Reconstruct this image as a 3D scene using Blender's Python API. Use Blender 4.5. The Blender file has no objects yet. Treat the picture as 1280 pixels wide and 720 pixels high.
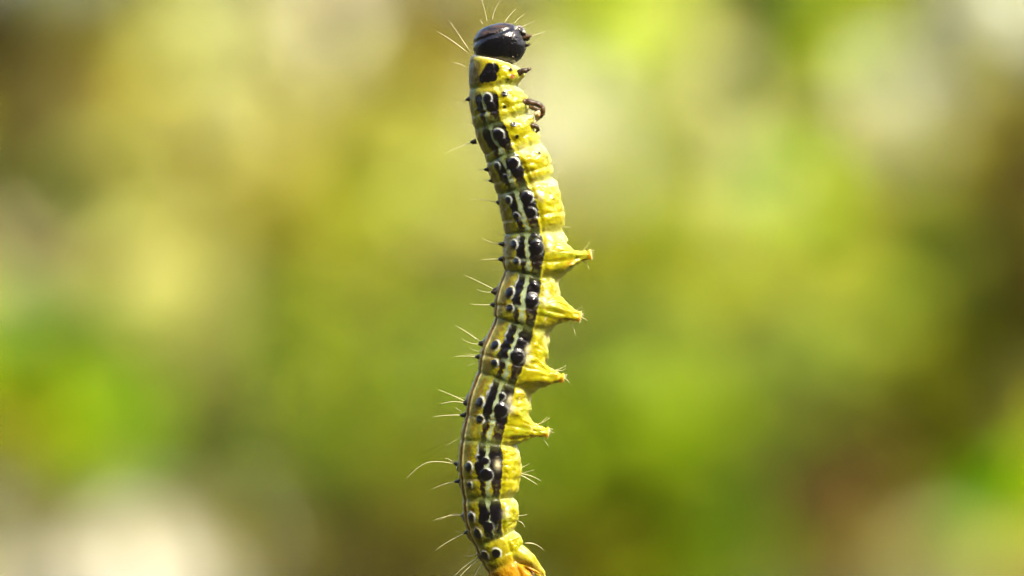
import bpy, math, random
import numpy as np
from mathutils import Vector, noise as mnoise

# ------------------------------------------------------------------ scene, camera, sky, sun, exposure
# 1 unit = 10 cm (macro scene): the caterpillar is about 36 mm long.
scene = bpy.context.scene
scene.unit_settings.system = 'METRIC'
scene.unit_settings.scale_length = 0.1
col = scene.collection
R = math.radians
rng = np.random.default_rng(7)
random.seed(7)

FOCUS = 3.0                    # lens to caterpillar, 30 cm
K = 0.64 / 1280.0              # size of one photo pixel at the caterpillar
cam_d = bpy.data.cameras.new('camera')
cam = bpy.data.objects.new('camera', cam_d)
col.objects.link(cam)
cam.location = (0, -FOCUS, 0)
cam.rotation_euler = (R(90), 0, 0)
cam_d.sensor_width = 36.0
cam_d.lens = 36.0 * FOCUS / 0.64
cam_d.clip_start = 0.05
cam_d.clip_end = 20000
cam_d.dof.use_dof = True
cam_d.dof.focus_distance = FOCUS - 0.008
cam_d.dof.aperture_fstop = 1.9
scene.camera = cam

SUN = Vector((0.46, -0.48, 0.74)).normalized()      # towards the sun
world = bpy.data.worlds.new('World')
scene.world = world
world.use_nodes = True
wn = world.node_tree
sky = wn.nodes.new('ShaderNodeTexSky')
sky.sky_type = 'NISHITA'
sky.sun_disc = False
sky.sun_elevation = math.asin(SUN.z)
sky.sun_rotation = math.atan2(SUN.x, SUN.y)
sky.air_density = 1.0
sky.dust_density = 6.0
sky.ozone_density = 0.4
wn.links.new(sky.outputs[0], wn.nodes['Background'].inputs[0])
wn.nodes['Background'].inputs[1].default_value = 0.15
sun_d = bpy.data.lights.new('sun', 'SUN')
sun_d.energy = 2.4
sun_d.angle = R(3.0)
sun_d.color = (1.0, 0.92, 0.76)
sun = bpy.data.objects.new('sun', sun_d)
sun.rotation_euler = (-SUN).to_track_quat('-Z', 'Y').to_euler()
sun.location = SUN * 30
col.objects.link(sun)

scene.view_settings.view_transform = 'Standard'
scene.view_settings.look = 'None'
scene.view_settings.exposure = 1.88
scene.view_settings.gamma = 1.0
scene.cycles.max_bounces = 3
scene.cycles.use_adaptive_sampling = True
scene.cycles.adaptive_threshold = 0.02
scene.cycles.caustics_reflective = False
scene.cycles.caustics_refractive = False
scene.cycles.use_light_tree = False
scene.cycles.diffuse_bounces = 2
scene.cycles.glossy_bounces = 2
scene.cycles.transparent_max_bounces = 8
scene.cycles.use_denoising = True
scene.cycles.denoising_input_passes = 'RGB'

# ------------------------------------------------------------------ helpers
def tag(o, label=None, cat=None, group=None, kind=None):
    if label: o['label'] = label
    if cat: o['category'] = cat
    if group: o['group'] = group
    if kind: o['kind'] = kind
    return o

def empty(name, loc):
    o = bpy.data.objects.new(name, None)
    o.location = loc
    o.empty_display_size = 0.05
    col.objects.link(o)
    return o

def link_mesh(name, verts, faces, mat, parent=None, colors=None, smooth=True, origin=None):
    me = bpy.data.meshes.new(name)
    verts = np.asarray(verts, dtype=np.float64)
    o = bpy.data.objects.new(name, me)
    if origin is None:
        origin = Vector((0, 0, 0))
    base = Vector(parent.location) if parent is not None else Vector((0, 0, 0))
    if parent is not None and parent.parent is not None:
        base = base + Vector(parent.parent.location)
    off = np.array(base + Vector(origin)) if parent is None else np.array(base)
    me.from_pydata((verts - off).tolist(), [], faces if isinstance(faces, list) else faces.tolist())
    if colors is not None:
        c = np.ones((len(verts), 4), dtype=np.float32)
        c[:, :colors.shape[1]] = colors
        a = me.color_attributes.new('pigment', 'FLOAT_COLOR', 'POINT')
        a.data.foreach_set('color', c.ravel())
    if smooth:
        me.polygons.foreach_set('use_smooth', np.ones(len(me.polygons), dtype=bool))
    me.materials.append(mat)
    me.update()
    if parent is not None:
        o.parent = parent
    else:
        o.location = base + Vector(origin)
    col.objects.link(o)
    return o

def nodes_of(name):
    m = bpy.data.materials.new(name)
    m.use_nodes = True
    nt = m.node_tree
    return m, nt, nt.nodes['Principled BSDF'], nt.nodes['Material Output']

def mix_rgb(nt, fac, a, b):
    n = nt.nodes.new('ShaderNodeMix'); n.data_type = 'RGBA'
    for sock, v in ((n.inputs[0], fac), (n.inputs[6], a), (n.inputs[7], b)):
        if hasattr(v, 'is_linked'): nt.links.new(v, sock)
        else: sock.default_value = v if not isinstance(v, tuple) else (*v, 1.0)
    return n.outputs[2]

def noise_fac(nt, scale, detail=4, rough=0.55, coord='Object', lo=0.35, hi=0.65):
    tc = nt.nodes.new('ShaderNodeTexCoord')
    n = nt.nodes.new('ShaderNodeTexNoise')
    n.inputs['Scale'].default_value = scale
    n.inputs['Detail'].default_value = detail
    n.inputs['Roughness'].default_value = rough
    nt.links.new(tc.outputs[coord], n.inputs['Vector'])
    mr = nt.nodes.new('ShaderNodeMapRange')
    mr.inputs[1].default_value = lo; mr.inputs[2].default_value = hi
    nt.links.new(n.outputs[0], mr.inputs[0])
    return mr.outputs[0]

def sstep(a, b, x):
    t = np.clip((x - a) / (b - a), 0, 1)
    return t * t * (3 - 2 * t)

def W(p):
    """photo-pixel coordinates at the caterpillar's plane (x, y, towards-camera) -> world"""
    p = np.asarray(p, dtype=np.float64)
    return np.stack([(p[..., 0] - 640) * K, -p[..., 2] * K, (360 - p[..., 1]) * K], axis=-1)

# ------------------------------------------------------------------ materials of the garden
def leaf_material():
    m, nt, bsdf, out = nodes_of('leaf')
    at = nt.nodes.new('ShaderNodeAttribute'); at.attribute_name = 'pigment'
    nt.nodes.remove(bsdf)
    df = nt.nodes.new('ShaderNodeBsdfDiffuse'); nt.links.new(at.outputs[0], df.inputs[0])
    tr = nt.nodes.new('ShaderNodeBsdfTranslucent'); nt.links.new(at.outputs[0], tr.inputs[0])
    mx = nt.nodes.new('ShaderNodeAddShader')          # reflects and lets through about the same share
    nt.links.new(df.outputs[0], mx.inputs[0]); nt.links.new(tr.outputs[0], mx.inputs[1])
    nt.links.new(mx.outputs[0], out.inputs[0])
    return m

def bark_material():
    m, nt, bsdf, out = nodes_of('bark')
    f = noise_fac(nt, 9.0, 5)
    nt.links.new(mix_rgb(nt, f, (0.035, 0.030, 0.010), (0.09, 0.075, 0.025)), bsdf.inputs['Base Color'])
    bsdf.inputs['Roughness'].default_value = 0.85
    b = nt.nodes.new('ShaderNodeBump'); b.inputs['Strength'].default_value = 0.6; b.inputs['Distance'].default_value = 0.02
    nt.links.new(f, b.inputs['Height']); nt.links.new(b.outputs[0], bsdf.inputs['Normal'])
    return m

def grass_ground_material():
    m, nt, bsdf, out = nodes_of('meadow')
    f = noise_fac(nt, 0.05, 6)
    g = noise_fac(nt, 1.5, 5)
    a = mix_rgb(nt, f, (0.018, 0.026, 0.006), (0.045, 0.045, 0.012))
    nt.links.new(mix_rgb(nt, g, a, (0.03, 0.024, 0.010)), bsdf.inputs['Base Color'])
    bsdf.inputs['Roughness'].default_value = 0.9
    return m

def path_material():
    m, nt, bsdf, out = nodes_of('pale_gravel')
    f = noise_fac(nt, 3.0, 6)
    nt.links.new(mix_rgb(nt, f, (0.46, 0.42, 0.28), (0.62, 0.58, 0.42)), bsdf.inputs['Base Color'])
    bsdf.inputs['Roughness'].default_value = 0.9
    b = nt.nodes.new('ShaderNodeBump'); b.inputs['Strength'].default_value = 0.5; b.inputs['Distance'].default_value = 0.05
    nt.links.new(f, b.inputs['Height']); nt.links.new(b.outputs[0], bsdf.inputs['Normal'])
    return m

M_LEAF, M_BARK, M_GROUND, M_PATH = leaf_material(), bark_material(), grass_ground_material(), path_material()

# ------------------------------------------------------------------ ground, path, far wood
GZ = -6.5                      # ground 65 cm below the lens
def ground_sheet():
    xs = np.concatenate([-np.geomspace(6000, 20, 24), np.linspace(-15, 15, 9), np.geomspace(20, 6000, 24)])
    ys = np.concatenate([[-260, -180, -120, -80, -60, -45, -35, -28, -22, -16, -10], np.linspace(0, 200, 40), np.geomspace(230, 9000, 24)])
    X, Y = np.meshgrid(xs, ys)
    Z = GZ + np.array([[0.25 * mnoise.noise((x * 0.06, y * 0.06, 0)) + max(0.0, -(y + 16) * 1.15) * (0.8 + 0.35 * mnoise.noise((x * 0.02, y * 0.03, 5))) for x in xs] for y in ys])   # unseen bank added behind the photographer to darken reflections
    v = np.stack([X, Y, Z], -1).reshape(-1, 3)
    n, mm = X.shape
    f = [(j * mm + i, j * mm + i + 1, (j + 1) * mm + i + 1, (j + 1) * mm + i) for j in range(n - 1) for i in range(mm - 1)]
    o = link_mesh('ground', v, f, M_GROUND)
    tag(o, 'grassy garden ground far behind the caterpillar', kind='structure')
ground_sheet()

def gravel_path():
    xs = np.linspace(-90, -5.6, 41)
    v, f = [], []
    for i, x in enumerate(xs):
        w0 = 1.5 * mnoise.noise((x * 0.08, 3.1, 0)); w1 = 2.0 * mnoise.noise((x * 0.08, 9.7, 0))
        for y in (78 + w0, 100 + w0 * .5, 115 + w1 * .5, 132 + w1):
            v.append((x, y, GZ + 0.35))
        if i:
            for k in range(3):
                a = (i - 1) * 4 + k
                f.append((a, a + 4, a + 5, a + 1))
    o = link_mesh('path', v, f, M_PATH)
    tag(o, 'pale sunlit gravel path blurred along the bottom of the picture', kind='structure')
gravel_path()

# one leaf: a folded, pointed oval of eight triangles
_t = np.array([0.0, 0.42, 1.0]); _w = np.array([0.06, 0.52, 0.03])
_lv = []
for t, w in zip(_t, _w):
    _lv += [(-w * 0.5, t, 0.10 * w - 0.12 * t * t), (0, t, -0.12 * t * t), (w * 0.5, t, 0.10 * w - 0.12 * t * t)]
LEAF_V = np.array(_lv)
LEAF_F = np.array([(r * 3 + c, r * 3 + c + 1, r * 3 + c + 4, r * 3 + c + 3) for r in range(2) for c in range(2)])

def leaves(centers, dirs, size, colors, roll=None):
    """many leaves joined: dirs = growing direction of each"""
    n = len(centers)
    d = dirs / np.linalg.norm(dirs, axis=1, keepdims=True)
    up = rng.normal(size=(n, 3)) * 0.55 + np.array([0, -0.25, 0.8])
    sx = np.cross(d, up); sx /= np.linalg.norm(sx, axis=1, keepdims=True) + 1e-9
    nz = np.cross(sx, d)
    s = size[:, None, None]
    P = centers[:, None, :] + s * (LEAF_V[None, :, 0:1] * sx[:, None, :] + LEAF_V[None, :, 1:2] * d[:, None, :] + LEAF_V[None, :, 2:3] * nz[:, None, :])
    k = len(LEAF_V)
    F = (LEAF_F[None] + (np.arange(n) * k)[:, None, None]).reshape(-1, 4)
    C = np.repeat(colors, k, axis=0)
    return P.reshape(-1, 3), F, C

def tube(pts, rad, sides=6, cap=True):
    pts = np.asarray(pts, float); n = len(pts)
    rad = np.broadcast_to(np.asarray(rad, float), (n,))
    T = np.gradient(pts, axis=0); T /= np.linalg.norm(T, axis=1, keepdims=True) + 1e-12
    ref = np.array([0.31, 0.88, 0.35])
    A = np.cross(T, ref); A /= np.linalg.norm(A, axis=1, keepdims=True) + 1e-12
    B = np.cross(T, A)
    th = np.linspace(0, 2 * np.pi, sides, endpoint=False)
    V = pts[:, None] + rad[:, None, None] * (np.cos(th)[None, :, None] * A[:, None] + np.sin(th)[None, :, None] * B[:, None])
    F = [(i * sides + j, i * sides + (j + 1) % sides, (i + 1) * sides + (j + 1) % sides, (i + 1) * sides + j) for i in range(n - 1) for j in range(sides)]
    V = V.reshape(-1, 3)
    if cap:
        F.append(tuple(range(sides))[::-1]); F.append(tuple((n - 1) * sides + j for j in range(sides)))
    return V, F

def join(parts):
    V, F, o = [], [], 0
    for v, f in parts:
        V.append(v); F += [tuple(int(a) + o for a in q) for q in f]; o += len(v)
    return np.concatenate(V), F

def at(px, py, D):
    """place in the garden seen at that point of the photograph, D units from the lens"""
    s = D / FOCUS
    return np.array([(px - 640) * K * s, -FOCUS + D, (360 - py) * K * s])

#PIG0
PIG = {   # leaf colour of each branch, backdrop light and shade fitted into it
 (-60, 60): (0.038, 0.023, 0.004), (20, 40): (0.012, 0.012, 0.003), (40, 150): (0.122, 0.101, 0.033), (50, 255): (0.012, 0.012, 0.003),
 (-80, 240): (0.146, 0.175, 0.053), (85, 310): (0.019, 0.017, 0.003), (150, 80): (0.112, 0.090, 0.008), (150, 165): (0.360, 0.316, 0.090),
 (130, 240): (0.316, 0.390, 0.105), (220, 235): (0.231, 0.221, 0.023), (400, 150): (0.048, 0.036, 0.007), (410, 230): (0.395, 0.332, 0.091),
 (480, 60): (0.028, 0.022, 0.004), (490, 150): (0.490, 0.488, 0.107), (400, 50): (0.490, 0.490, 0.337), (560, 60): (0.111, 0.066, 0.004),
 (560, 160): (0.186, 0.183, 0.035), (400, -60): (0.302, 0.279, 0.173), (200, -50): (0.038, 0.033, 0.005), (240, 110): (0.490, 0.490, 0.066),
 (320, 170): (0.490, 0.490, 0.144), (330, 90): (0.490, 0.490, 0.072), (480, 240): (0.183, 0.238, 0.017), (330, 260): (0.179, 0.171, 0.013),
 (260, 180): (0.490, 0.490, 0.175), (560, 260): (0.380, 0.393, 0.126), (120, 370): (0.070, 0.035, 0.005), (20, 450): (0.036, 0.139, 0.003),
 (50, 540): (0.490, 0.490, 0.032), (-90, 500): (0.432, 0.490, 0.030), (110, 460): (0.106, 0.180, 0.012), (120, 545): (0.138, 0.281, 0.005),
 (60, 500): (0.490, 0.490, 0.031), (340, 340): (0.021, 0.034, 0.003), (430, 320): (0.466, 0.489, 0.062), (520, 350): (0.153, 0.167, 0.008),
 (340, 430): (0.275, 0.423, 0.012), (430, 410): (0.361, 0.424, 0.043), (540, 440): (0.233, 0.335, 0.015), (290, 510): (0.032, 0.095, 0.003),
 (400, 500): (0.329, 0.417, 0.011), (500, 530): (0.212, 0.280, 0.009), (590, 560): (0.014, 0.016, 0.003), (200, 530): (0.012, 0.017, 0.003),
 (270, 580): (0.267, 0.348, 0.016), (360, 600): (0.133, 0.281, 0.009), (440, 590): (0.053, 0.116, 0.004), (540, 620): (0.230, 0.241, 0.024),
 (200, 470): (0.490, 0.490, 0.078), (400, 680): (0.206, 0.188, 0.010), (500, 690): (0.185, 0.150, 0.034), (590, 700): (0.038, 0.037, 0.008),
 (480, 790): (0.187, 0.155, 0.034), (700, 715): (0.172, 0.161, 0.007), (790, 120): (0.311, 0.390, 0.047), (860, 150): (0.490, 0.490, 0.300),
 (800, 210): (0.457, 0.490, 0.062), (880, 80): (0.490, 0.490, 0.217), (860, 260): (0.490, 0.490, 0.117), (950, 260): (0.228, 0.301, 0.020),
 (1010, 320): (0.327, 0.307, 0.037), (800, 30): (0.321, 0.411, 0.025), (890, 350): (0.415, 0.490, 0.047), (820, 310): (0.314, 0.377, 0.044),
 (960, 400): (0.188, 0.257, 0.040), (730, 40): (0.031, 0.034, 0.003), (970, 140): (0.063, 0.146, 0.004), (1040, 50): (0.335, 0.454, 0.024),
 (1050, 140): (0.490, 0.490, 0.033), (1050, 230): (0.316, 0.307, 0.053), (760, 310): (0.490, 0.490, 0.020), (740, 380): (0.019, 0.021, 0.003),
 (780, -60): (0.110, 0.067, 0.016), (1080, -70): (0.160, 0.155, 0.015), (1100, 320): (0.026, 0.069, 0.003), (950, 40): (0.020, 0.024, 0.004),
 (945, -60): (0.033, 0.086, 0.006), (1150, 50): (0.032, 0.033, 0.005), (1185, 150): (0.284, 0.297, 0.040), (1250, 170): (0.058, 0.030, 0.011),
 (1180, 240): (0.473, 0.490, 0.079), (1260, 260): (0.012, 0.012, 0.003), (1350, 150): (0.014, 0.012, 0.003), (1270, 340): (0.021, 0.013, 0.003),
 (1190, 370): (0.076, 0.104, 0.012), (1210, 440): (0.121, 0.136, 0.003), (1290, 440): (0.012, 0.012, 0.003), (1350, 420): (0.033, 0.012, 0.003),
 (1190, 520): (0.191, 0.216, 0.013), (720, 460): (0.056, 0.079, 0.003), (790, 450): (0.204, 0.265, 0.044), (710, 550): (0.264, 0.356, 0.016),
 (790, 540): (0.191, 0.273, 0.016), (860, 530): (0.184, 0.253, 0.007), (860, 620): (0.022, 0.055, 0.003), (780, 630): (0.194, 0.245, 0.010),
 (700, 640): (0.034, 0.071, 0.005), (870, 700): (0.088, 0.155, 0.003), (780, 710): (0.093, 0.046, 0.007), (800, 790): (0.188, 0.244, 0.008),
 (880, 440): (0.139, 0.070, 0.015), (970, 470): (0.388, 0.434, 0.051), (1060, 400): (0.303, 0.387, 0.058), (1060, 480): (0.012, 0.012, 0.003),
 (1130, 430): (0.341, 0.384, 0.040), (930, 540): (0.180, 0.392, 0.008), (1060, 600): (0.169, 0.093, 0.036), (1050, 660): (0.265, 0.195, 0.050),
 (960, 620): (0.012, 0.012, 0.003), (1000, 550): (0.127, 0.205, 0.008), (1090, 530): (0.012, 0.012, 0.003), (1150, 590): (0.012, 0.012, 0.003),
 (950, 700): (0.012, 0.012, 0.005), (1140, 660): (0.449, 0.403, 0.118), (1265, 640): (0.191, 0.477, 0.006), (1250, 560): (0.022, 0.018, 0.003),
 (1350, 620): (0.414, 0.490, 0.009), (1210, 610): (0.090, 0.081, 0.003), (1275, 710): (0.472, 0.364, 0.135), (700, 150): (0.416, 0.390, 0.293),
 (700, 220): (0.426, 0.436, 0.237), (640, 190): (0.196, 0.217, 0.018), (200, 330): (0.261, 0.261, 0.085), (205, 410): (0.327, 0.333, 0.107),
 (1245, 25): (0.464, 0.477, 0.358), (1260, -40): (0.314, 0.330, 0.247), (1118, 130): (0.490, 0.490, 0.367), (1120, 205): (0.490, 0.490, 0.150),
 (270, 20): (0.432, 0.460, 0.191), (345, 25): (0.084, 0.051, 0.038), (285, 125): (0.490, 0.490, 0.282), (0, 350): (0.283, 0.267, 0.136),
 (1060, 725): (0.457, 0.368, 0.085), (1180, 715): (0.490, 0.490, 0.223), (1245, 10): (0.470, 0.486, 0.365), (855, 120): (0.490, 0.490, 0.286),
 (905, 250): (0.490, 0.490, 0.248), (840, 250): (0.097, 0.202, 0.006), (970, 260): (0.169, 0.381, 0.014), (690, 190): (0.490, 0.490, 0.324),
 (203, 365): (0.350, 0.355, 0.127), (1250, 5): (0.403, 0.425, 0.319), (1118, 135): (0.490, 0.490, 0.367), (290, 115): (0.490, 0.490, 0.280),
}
#PIG1

def shrub(name, label, cat, D, blobs, size=0.38):
    global rng
    cx = np.average([b[0] for b in blobs]); gx = at(cx, 360, D)
    root = empty(name, (gx[0], gx[1], GZ))
    tag(root, label, cat, 'blurred shrubs behind the caterpillar')
    C, Dr, S, Q, tubes = [], [], [], [], []
    fork = np.array([gx[0], gx[1], GZ + 2.2])
    tubes.append(tube([[gx[0], gx[1], GZ - 0.1], [gx[0] + .1, gx[1], GZ + 1.2], fork], [0.08, 0.06, 0.045]))
    for (px, py, rx, ry, n) in blobs:
        n = int(n * 1.15)
        rng = np.random.default_rng((px + 1000) * 7919 + py + 1000)
        base = np.array(PIG.get((px, py), (0.25, 0.27, 0.03)))      # leaf colour of this branch, light and shade fitted in
        c = at(px, py, D); s = K * D / FOCUS
        ax = np.array([rx * s, 0.9 * min(rx, ry) * s + 0.35, ry * s])
        if c[2] > fork[2]:
            mid = (fork + c) / 2 + np.array([0.25 * (c[0] - fork[0]), rng.normal() * .15, -0.1])
        else:
            mid = (fork + c) / 2 + np.array([0, rng.normal() * .15, 0.2])
        limb = [fork, fork * .5 + mid * .5, mid, mid * .45 + c * .55, c]
        tubes.append(tube(limb, np.linspace(0.035, 0.012, 5), 5))
        ntw = max(4, n // 22)
        for k in range(ntw):
            d = rng.normal(size=3); d /= np.linalg.norm(d)
            if d[2] < -0.3: d[2] *= -0.6
            r = rng.uniform(0.55, 1.05)
            e = c + d * ax * r
            st = c + rng.normal(size=3) * 0.3 * ax
            bend = (st + e) / 2 + rng.normal(size=3) * 0.05
            tubes.append(tube([st, bend, e], [0.012, 0.009, 0.005], 4))
            m = n // ntw
            u = rng.uniform(0.15, 1.08, m)[:, None]
            axis = np.where(u < .5, st + (bend - st) * u * 2, bend + (e - bend) * (u - .5) * 2)
            C.append(axis + rng.normal(size=(m, 3)) * 0.10 * ax.mean() ** .5)
            Dr.append((e - st) / (np.linalg.norm(e - st) + 1e-6) * 0.8 + rng.normal(size=(m, 3)) * 0.7)
            S.append(size * rng.uniform(0.7, 1.25, m))
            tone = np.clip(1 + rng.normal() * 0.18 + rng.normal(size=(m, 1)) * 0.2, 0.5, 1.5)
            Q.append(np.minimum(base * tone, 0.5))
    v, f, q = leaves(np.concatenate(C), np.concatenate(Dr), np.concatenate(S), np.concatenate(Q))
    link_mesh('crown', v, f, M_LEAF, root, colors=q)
    tv, tf = join(tubes)
    link_mesh('branches', tv, tf, M_BARK, root)
    return root

GARDEN = [   # name, label, category, distance, branches (photo x, y, half width, half height, leaves)
 ('bare_shrub', 'dark grey-brown blurred shrub along the far left edge', 'shrub', 46,
   [(-60, 60, 90, 100, 200), (20, 40, 60, 60, 180), (40, 150, 60, 60, 180), (50, 255, 55, 50, 160), (-80, 240, 90, 100, 200), (85, 310, 40, 35, 80)]),
 ('straw_bush', 'straw-yellow blurred bush filling the upper left, left of the black head', 'shrub', 52,
   [(150, 80, 55, 60, 130), (150, 165, 55, 50, 130), (130, 240, 50, 40, 110), (220, 235, 60, 45, 130), (400, 150, 60, 60, 150), (410, 230, 60, 50, 150), (480, 60, 60, 60, 150),
    (490, 150, 60, 60, 150), (400, 50, 55, 55, 130), (560, 60, 50, 60, 130), (560, 160, 50, 60, 130), (400, -60, 160, 60, 240), (200, -50, 110, 60, 160)]),
 ('golden_bush', 'pale golden blurred bush glowing in the middle of the upper left', 'shrub', 50,
   [(240, 110, 50, 55, 120), (320, 170, 55, 55, 130), (330, 90, 45, 50, 100), (480, 240, 55, 50, 140), (330, 260, 60, 40, 120), (260, 180, 50, 40, 100), (560, 260, 50, 50, 120), (120, 370, 45, 40, 80)]),
 ('lime_bush', 'vivid lime-green blurred bush low at the left edge', 'shrub', 41,
   [(20, 450, 60, 50, 240), (50, 540, 60, 45, 380), (-90, 500, 90, 110, 240), (110, 460, 45, 45, 160), (120, 545, 50, 40, 240), (60, 500, 60, 40, 200)]),
 ('olive_bush', 'mid olive-green blurred bush left of the caterpillar body', 'shrub', 56,
   [(340, 340, 55, 50, 150), (430, 320, 55, 50, 150), (520, 350, 60, 50, 160), (340, 430, 60, 50, 170), (430, 410, 60, 50, 170), (540, 440, 60, 50, 170), (290, 510, 60, 50, 170),
    (400, 500, 60, 50, 170), (500, 530, 60, 50, 170), (590, 560, 60, 60, 170)]),
 ('green_bush', 'darker green blurred bush between the lime bush and the caterpillar tail', 'shrub', 52,
   [(200, 530, 55, 40, 150), (270, 580, 60, 40, 150), (360, 600, 55, 45, 140), (440, 590, 55, 45, 140), (540, 620, 60, 45, 160), (200, 470, 50, 35, 90)]),
 ('russet_shrub', 'brownish blurred shrub at the bottom left of the caterpillar tail', 'shrub', 54,
   [(400, 680, 60, 45, 180), (500, 690, 60, 45, 180), (590, 700, 60, 45, 160), (480, 790, 150, 60, 260), (700, 715, 60, 40, 140)]),
 ('yellow_green_bush', 'bright yellow-green blurred bush right of the caterpillar head', 'shrub', 50,
   [(790, 120, 50, 55, 140), (855, 120, 45, 50, 260), (800, 210, 50, 50, 140), (880, 80, 50, 45, 120), (905, 250, 45, 40, 240), (840, 250, 40, 40, 110), (970, 260, 45, 40, 130), (1010, 320, 55, 45, 140),
    (800, 30, 60, 45, 150), (890, 350, 60, 45, 160), (820, 310, 50, 40, 110), (960, 400, 60, 40, 130)]),
 ('leafy_bush', 'fresh green blurred bush at the top between two brighter patches on the right', 'shrub', 54,
   [(730, 40, 50, 60, 150), (970, 140, 55, 60, 170), (1040, 50, 60, 55, 170), (1050, 140, 50, 50, 140), (1050, 230, 55, 55, 160), (760, 310, 50, 50, 140), (740, 380, 60, 45, 140),
    (780, -60, 160, 60, 240), (1080, -70, 120, 60, 180), (1100, 320, 55, 45, 140)]),
 ('shaded_bush', 'grey-green blurred bush at the top, between the two yellow-green bushes', 'shrub', 47,
   [(950, 40, 40, 50, 160), (945, -60, 80, 60, 140)]),
 ('hazel_bush', 'dull yellow-brown blurred bush along the upper right edge', 'shrub', 51,
   [(1150, 50, 45, 50, 110), (1185, 150, 50, 60, 150), (1250, 170, 60, 60, 170), (1180, 240, 55, 45, 140), (1260, 260, 55, 45, 150), (1350, 150, 80, 120, 200)]),
 ('dark_shrub', 'very dark blurred shrub on the right edge at mid height', 'shrub', 45,
   [(1270, 340, 55, 50, 180), (1190, 370, 50, 45, 150), (1210, 440, 55, 50, 190), (1290, 440, 60, 60, 200), (1350, 420, 80, 110, 240), (1190, 520, 50, 40, 140)]),
 ('meadow_bush', 'mid green blurred bush right of the lower prolegs', 'shrub', 44,
   [(720, 460, 55, 50, 160), (790, 450, 55, 50, 160), (710, 550, 55, 50, 160), (790, 540, 55, 50, 160), (860, 530, 50, 50, 150), (860, 620, 50, 50, 150), (780, 630, 55, 50, 150),
    (700, 640, 55, 50, 150), (870, 700, 55, 40, 140), (780, 710, 55, 40, 140), (800, 790, 140, 50, 220)]),
 ('mossy_bush', 'dull olive blurred bush below the yellow-green bush on the right', 'shrub', 56,
   [(880, 440, 55, 45, 150), (970, 470, 55, 45, 150), (1060, 400, 55, 45, 150), (1060, 480, 55, 45, 150), (1130, 430, 50, 50, 150), (930, 540, 50, 45, 130)]),
 ('withered_shrub', 'brown withered blurred shrub low on the right', 'shrub', 47,
   [(1060, 600, 45, 45, 170), (1050, 660, 45, 30, 110)]),
 ('shadowy_bush', 'dark olive blurred bush around the brown withered shrub', 'shrub', 51,
   [(960, 620, 45, 55, 190), (1000, 550, 50, 40, 160), (1090, 530, 50, 40, 160), (1150, 590, 45, 55, 180), (950, 700, 45, 35, 120)]),
 ('spring_bush', 'fresh lime-green blurred bush in the lower right corner', 'shrub', 42,
   [(1265, 640, 50, 50, 170), (1250, 560, 50, 40, 150), (1350, 620, 80, 110, 220), (1210, 610, 40, 40, 90), (1275, 710, 40, 30, 90)]),
 ('highlight_spray', 'large round cream blurred patch of light directly behind the thoracic legs', 'highlight', 45, [(690, 190, 56, 66, 420)]),  # pale leaf clumps added to stand in for out-of-focus highlights
 ('highlight_spray', 'round pale cream blurred patch of light at mid height on the left', 'highlight', 45, [(203, 365, 60, 64, 420)]),
 ('highlight_spray', 'whitish blurred patch of light in the top right corner', 'highlight', 44, [(1250, 5, 34, 34, 220)]),
 ('highlight_spray', 'narrow upright pale blurred patch of light below the top right corner', 'highlight', 45, [(1118, 135, 26, 40, 170)]),
 ('highlight_spray', 'pale cream blurred patch of light at the top edge on the left', 'highlight', 45, [(270, 20, 60, 35, 140), (345, 25, 40, 35, 80)]),
 ('highlight_spray', 'bright pale yellow blurred patch of light amid the golden bush', 'highlight', 46, [(290, 115, 36, 40, 200)]),
 ('highlight_spray', 'pale blurred patch of light cut by the left edge at mid height', 'highlight', 44, [(0, 350, 18, 50, 60)]),
 ('highlight_spray', 'dim cream blurred patch of light low at the bottom edge on the right', 'highlight', 47, [(1060, 725, 50, 20, 90), (1180, 715, 45, 25, 110)]),
]
for a in GARDEN:
    shrub(*a)

def hedge():
    """a tall sunlit hedge behind the shrubs, with a few openings through it"""
    D = 80; y = D - FOCUS
    global rng
    rng = np.random.default_rng(41)
    root = empty('hedge', (0, y, GZ)); n = 11000
    tag(root, 'tall yellow-green blurred hedge standing behind all the shrubs', 'hedge')
    s = K * D / FOCUS
    x = rng.uniform(-700, 2000, n); py = rng.uniform(-500, 760, n)
    hole = np.zeros(n, bool)
    for (hx, hy, hr, hv) in HOLES:
        hole |= ((x - hx) / hr) ** 2 + ((py - hy) / hv) ** 2 < 1
    keep = ~hole
    c = np.stack([(x - 640) * s, y + rng.normal(size=n) * 1.2, (360 - py) * s], 1)[keep]
    m = len(c)
    tone = np.clip(np.array([0.5 + 0.9 * mnoise.noise((a[0] * .25, a[2] * .25, 1.0)) for a in c]) + rng.normal(size=m) * .2, 0, 1)[:, None]
    q = np.array([0.11, 0.13, 0.010]) * (1 - tone) + np.array([0.34, 0.33, 0.03]) * tone
    v, f, cc = leaves(c, rng.normal(size=(m, 3)) + np.array([0, -.5, .2]), rng.uniform(.65, 1.15, m), q)
    link_mesh('crown', v, f, M_LEAF, root, colors=cc)
    tubes = []
    for k in range(28):
        bx = -40 + k * 3.0 + rng.normal() * .4
        tubes.append(tube([[bx, y, GZ - .1], [bx + rng.normal() * .4, y + rng.normal() * .3, GZ + 5], [bx + rng.normal(), y, GZ + 13]], [0.2, 0.14, 0.06]))
    tv, tf = join(tubes)
    link_mesh('branches', tv, tf, M_BARK, root)
HOLES = [(190, 748, 92, 78), (40, 752, 50, 50), (275, -10, 55, 55), (1245, -10, 60, 55)]
hedge()

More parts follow.
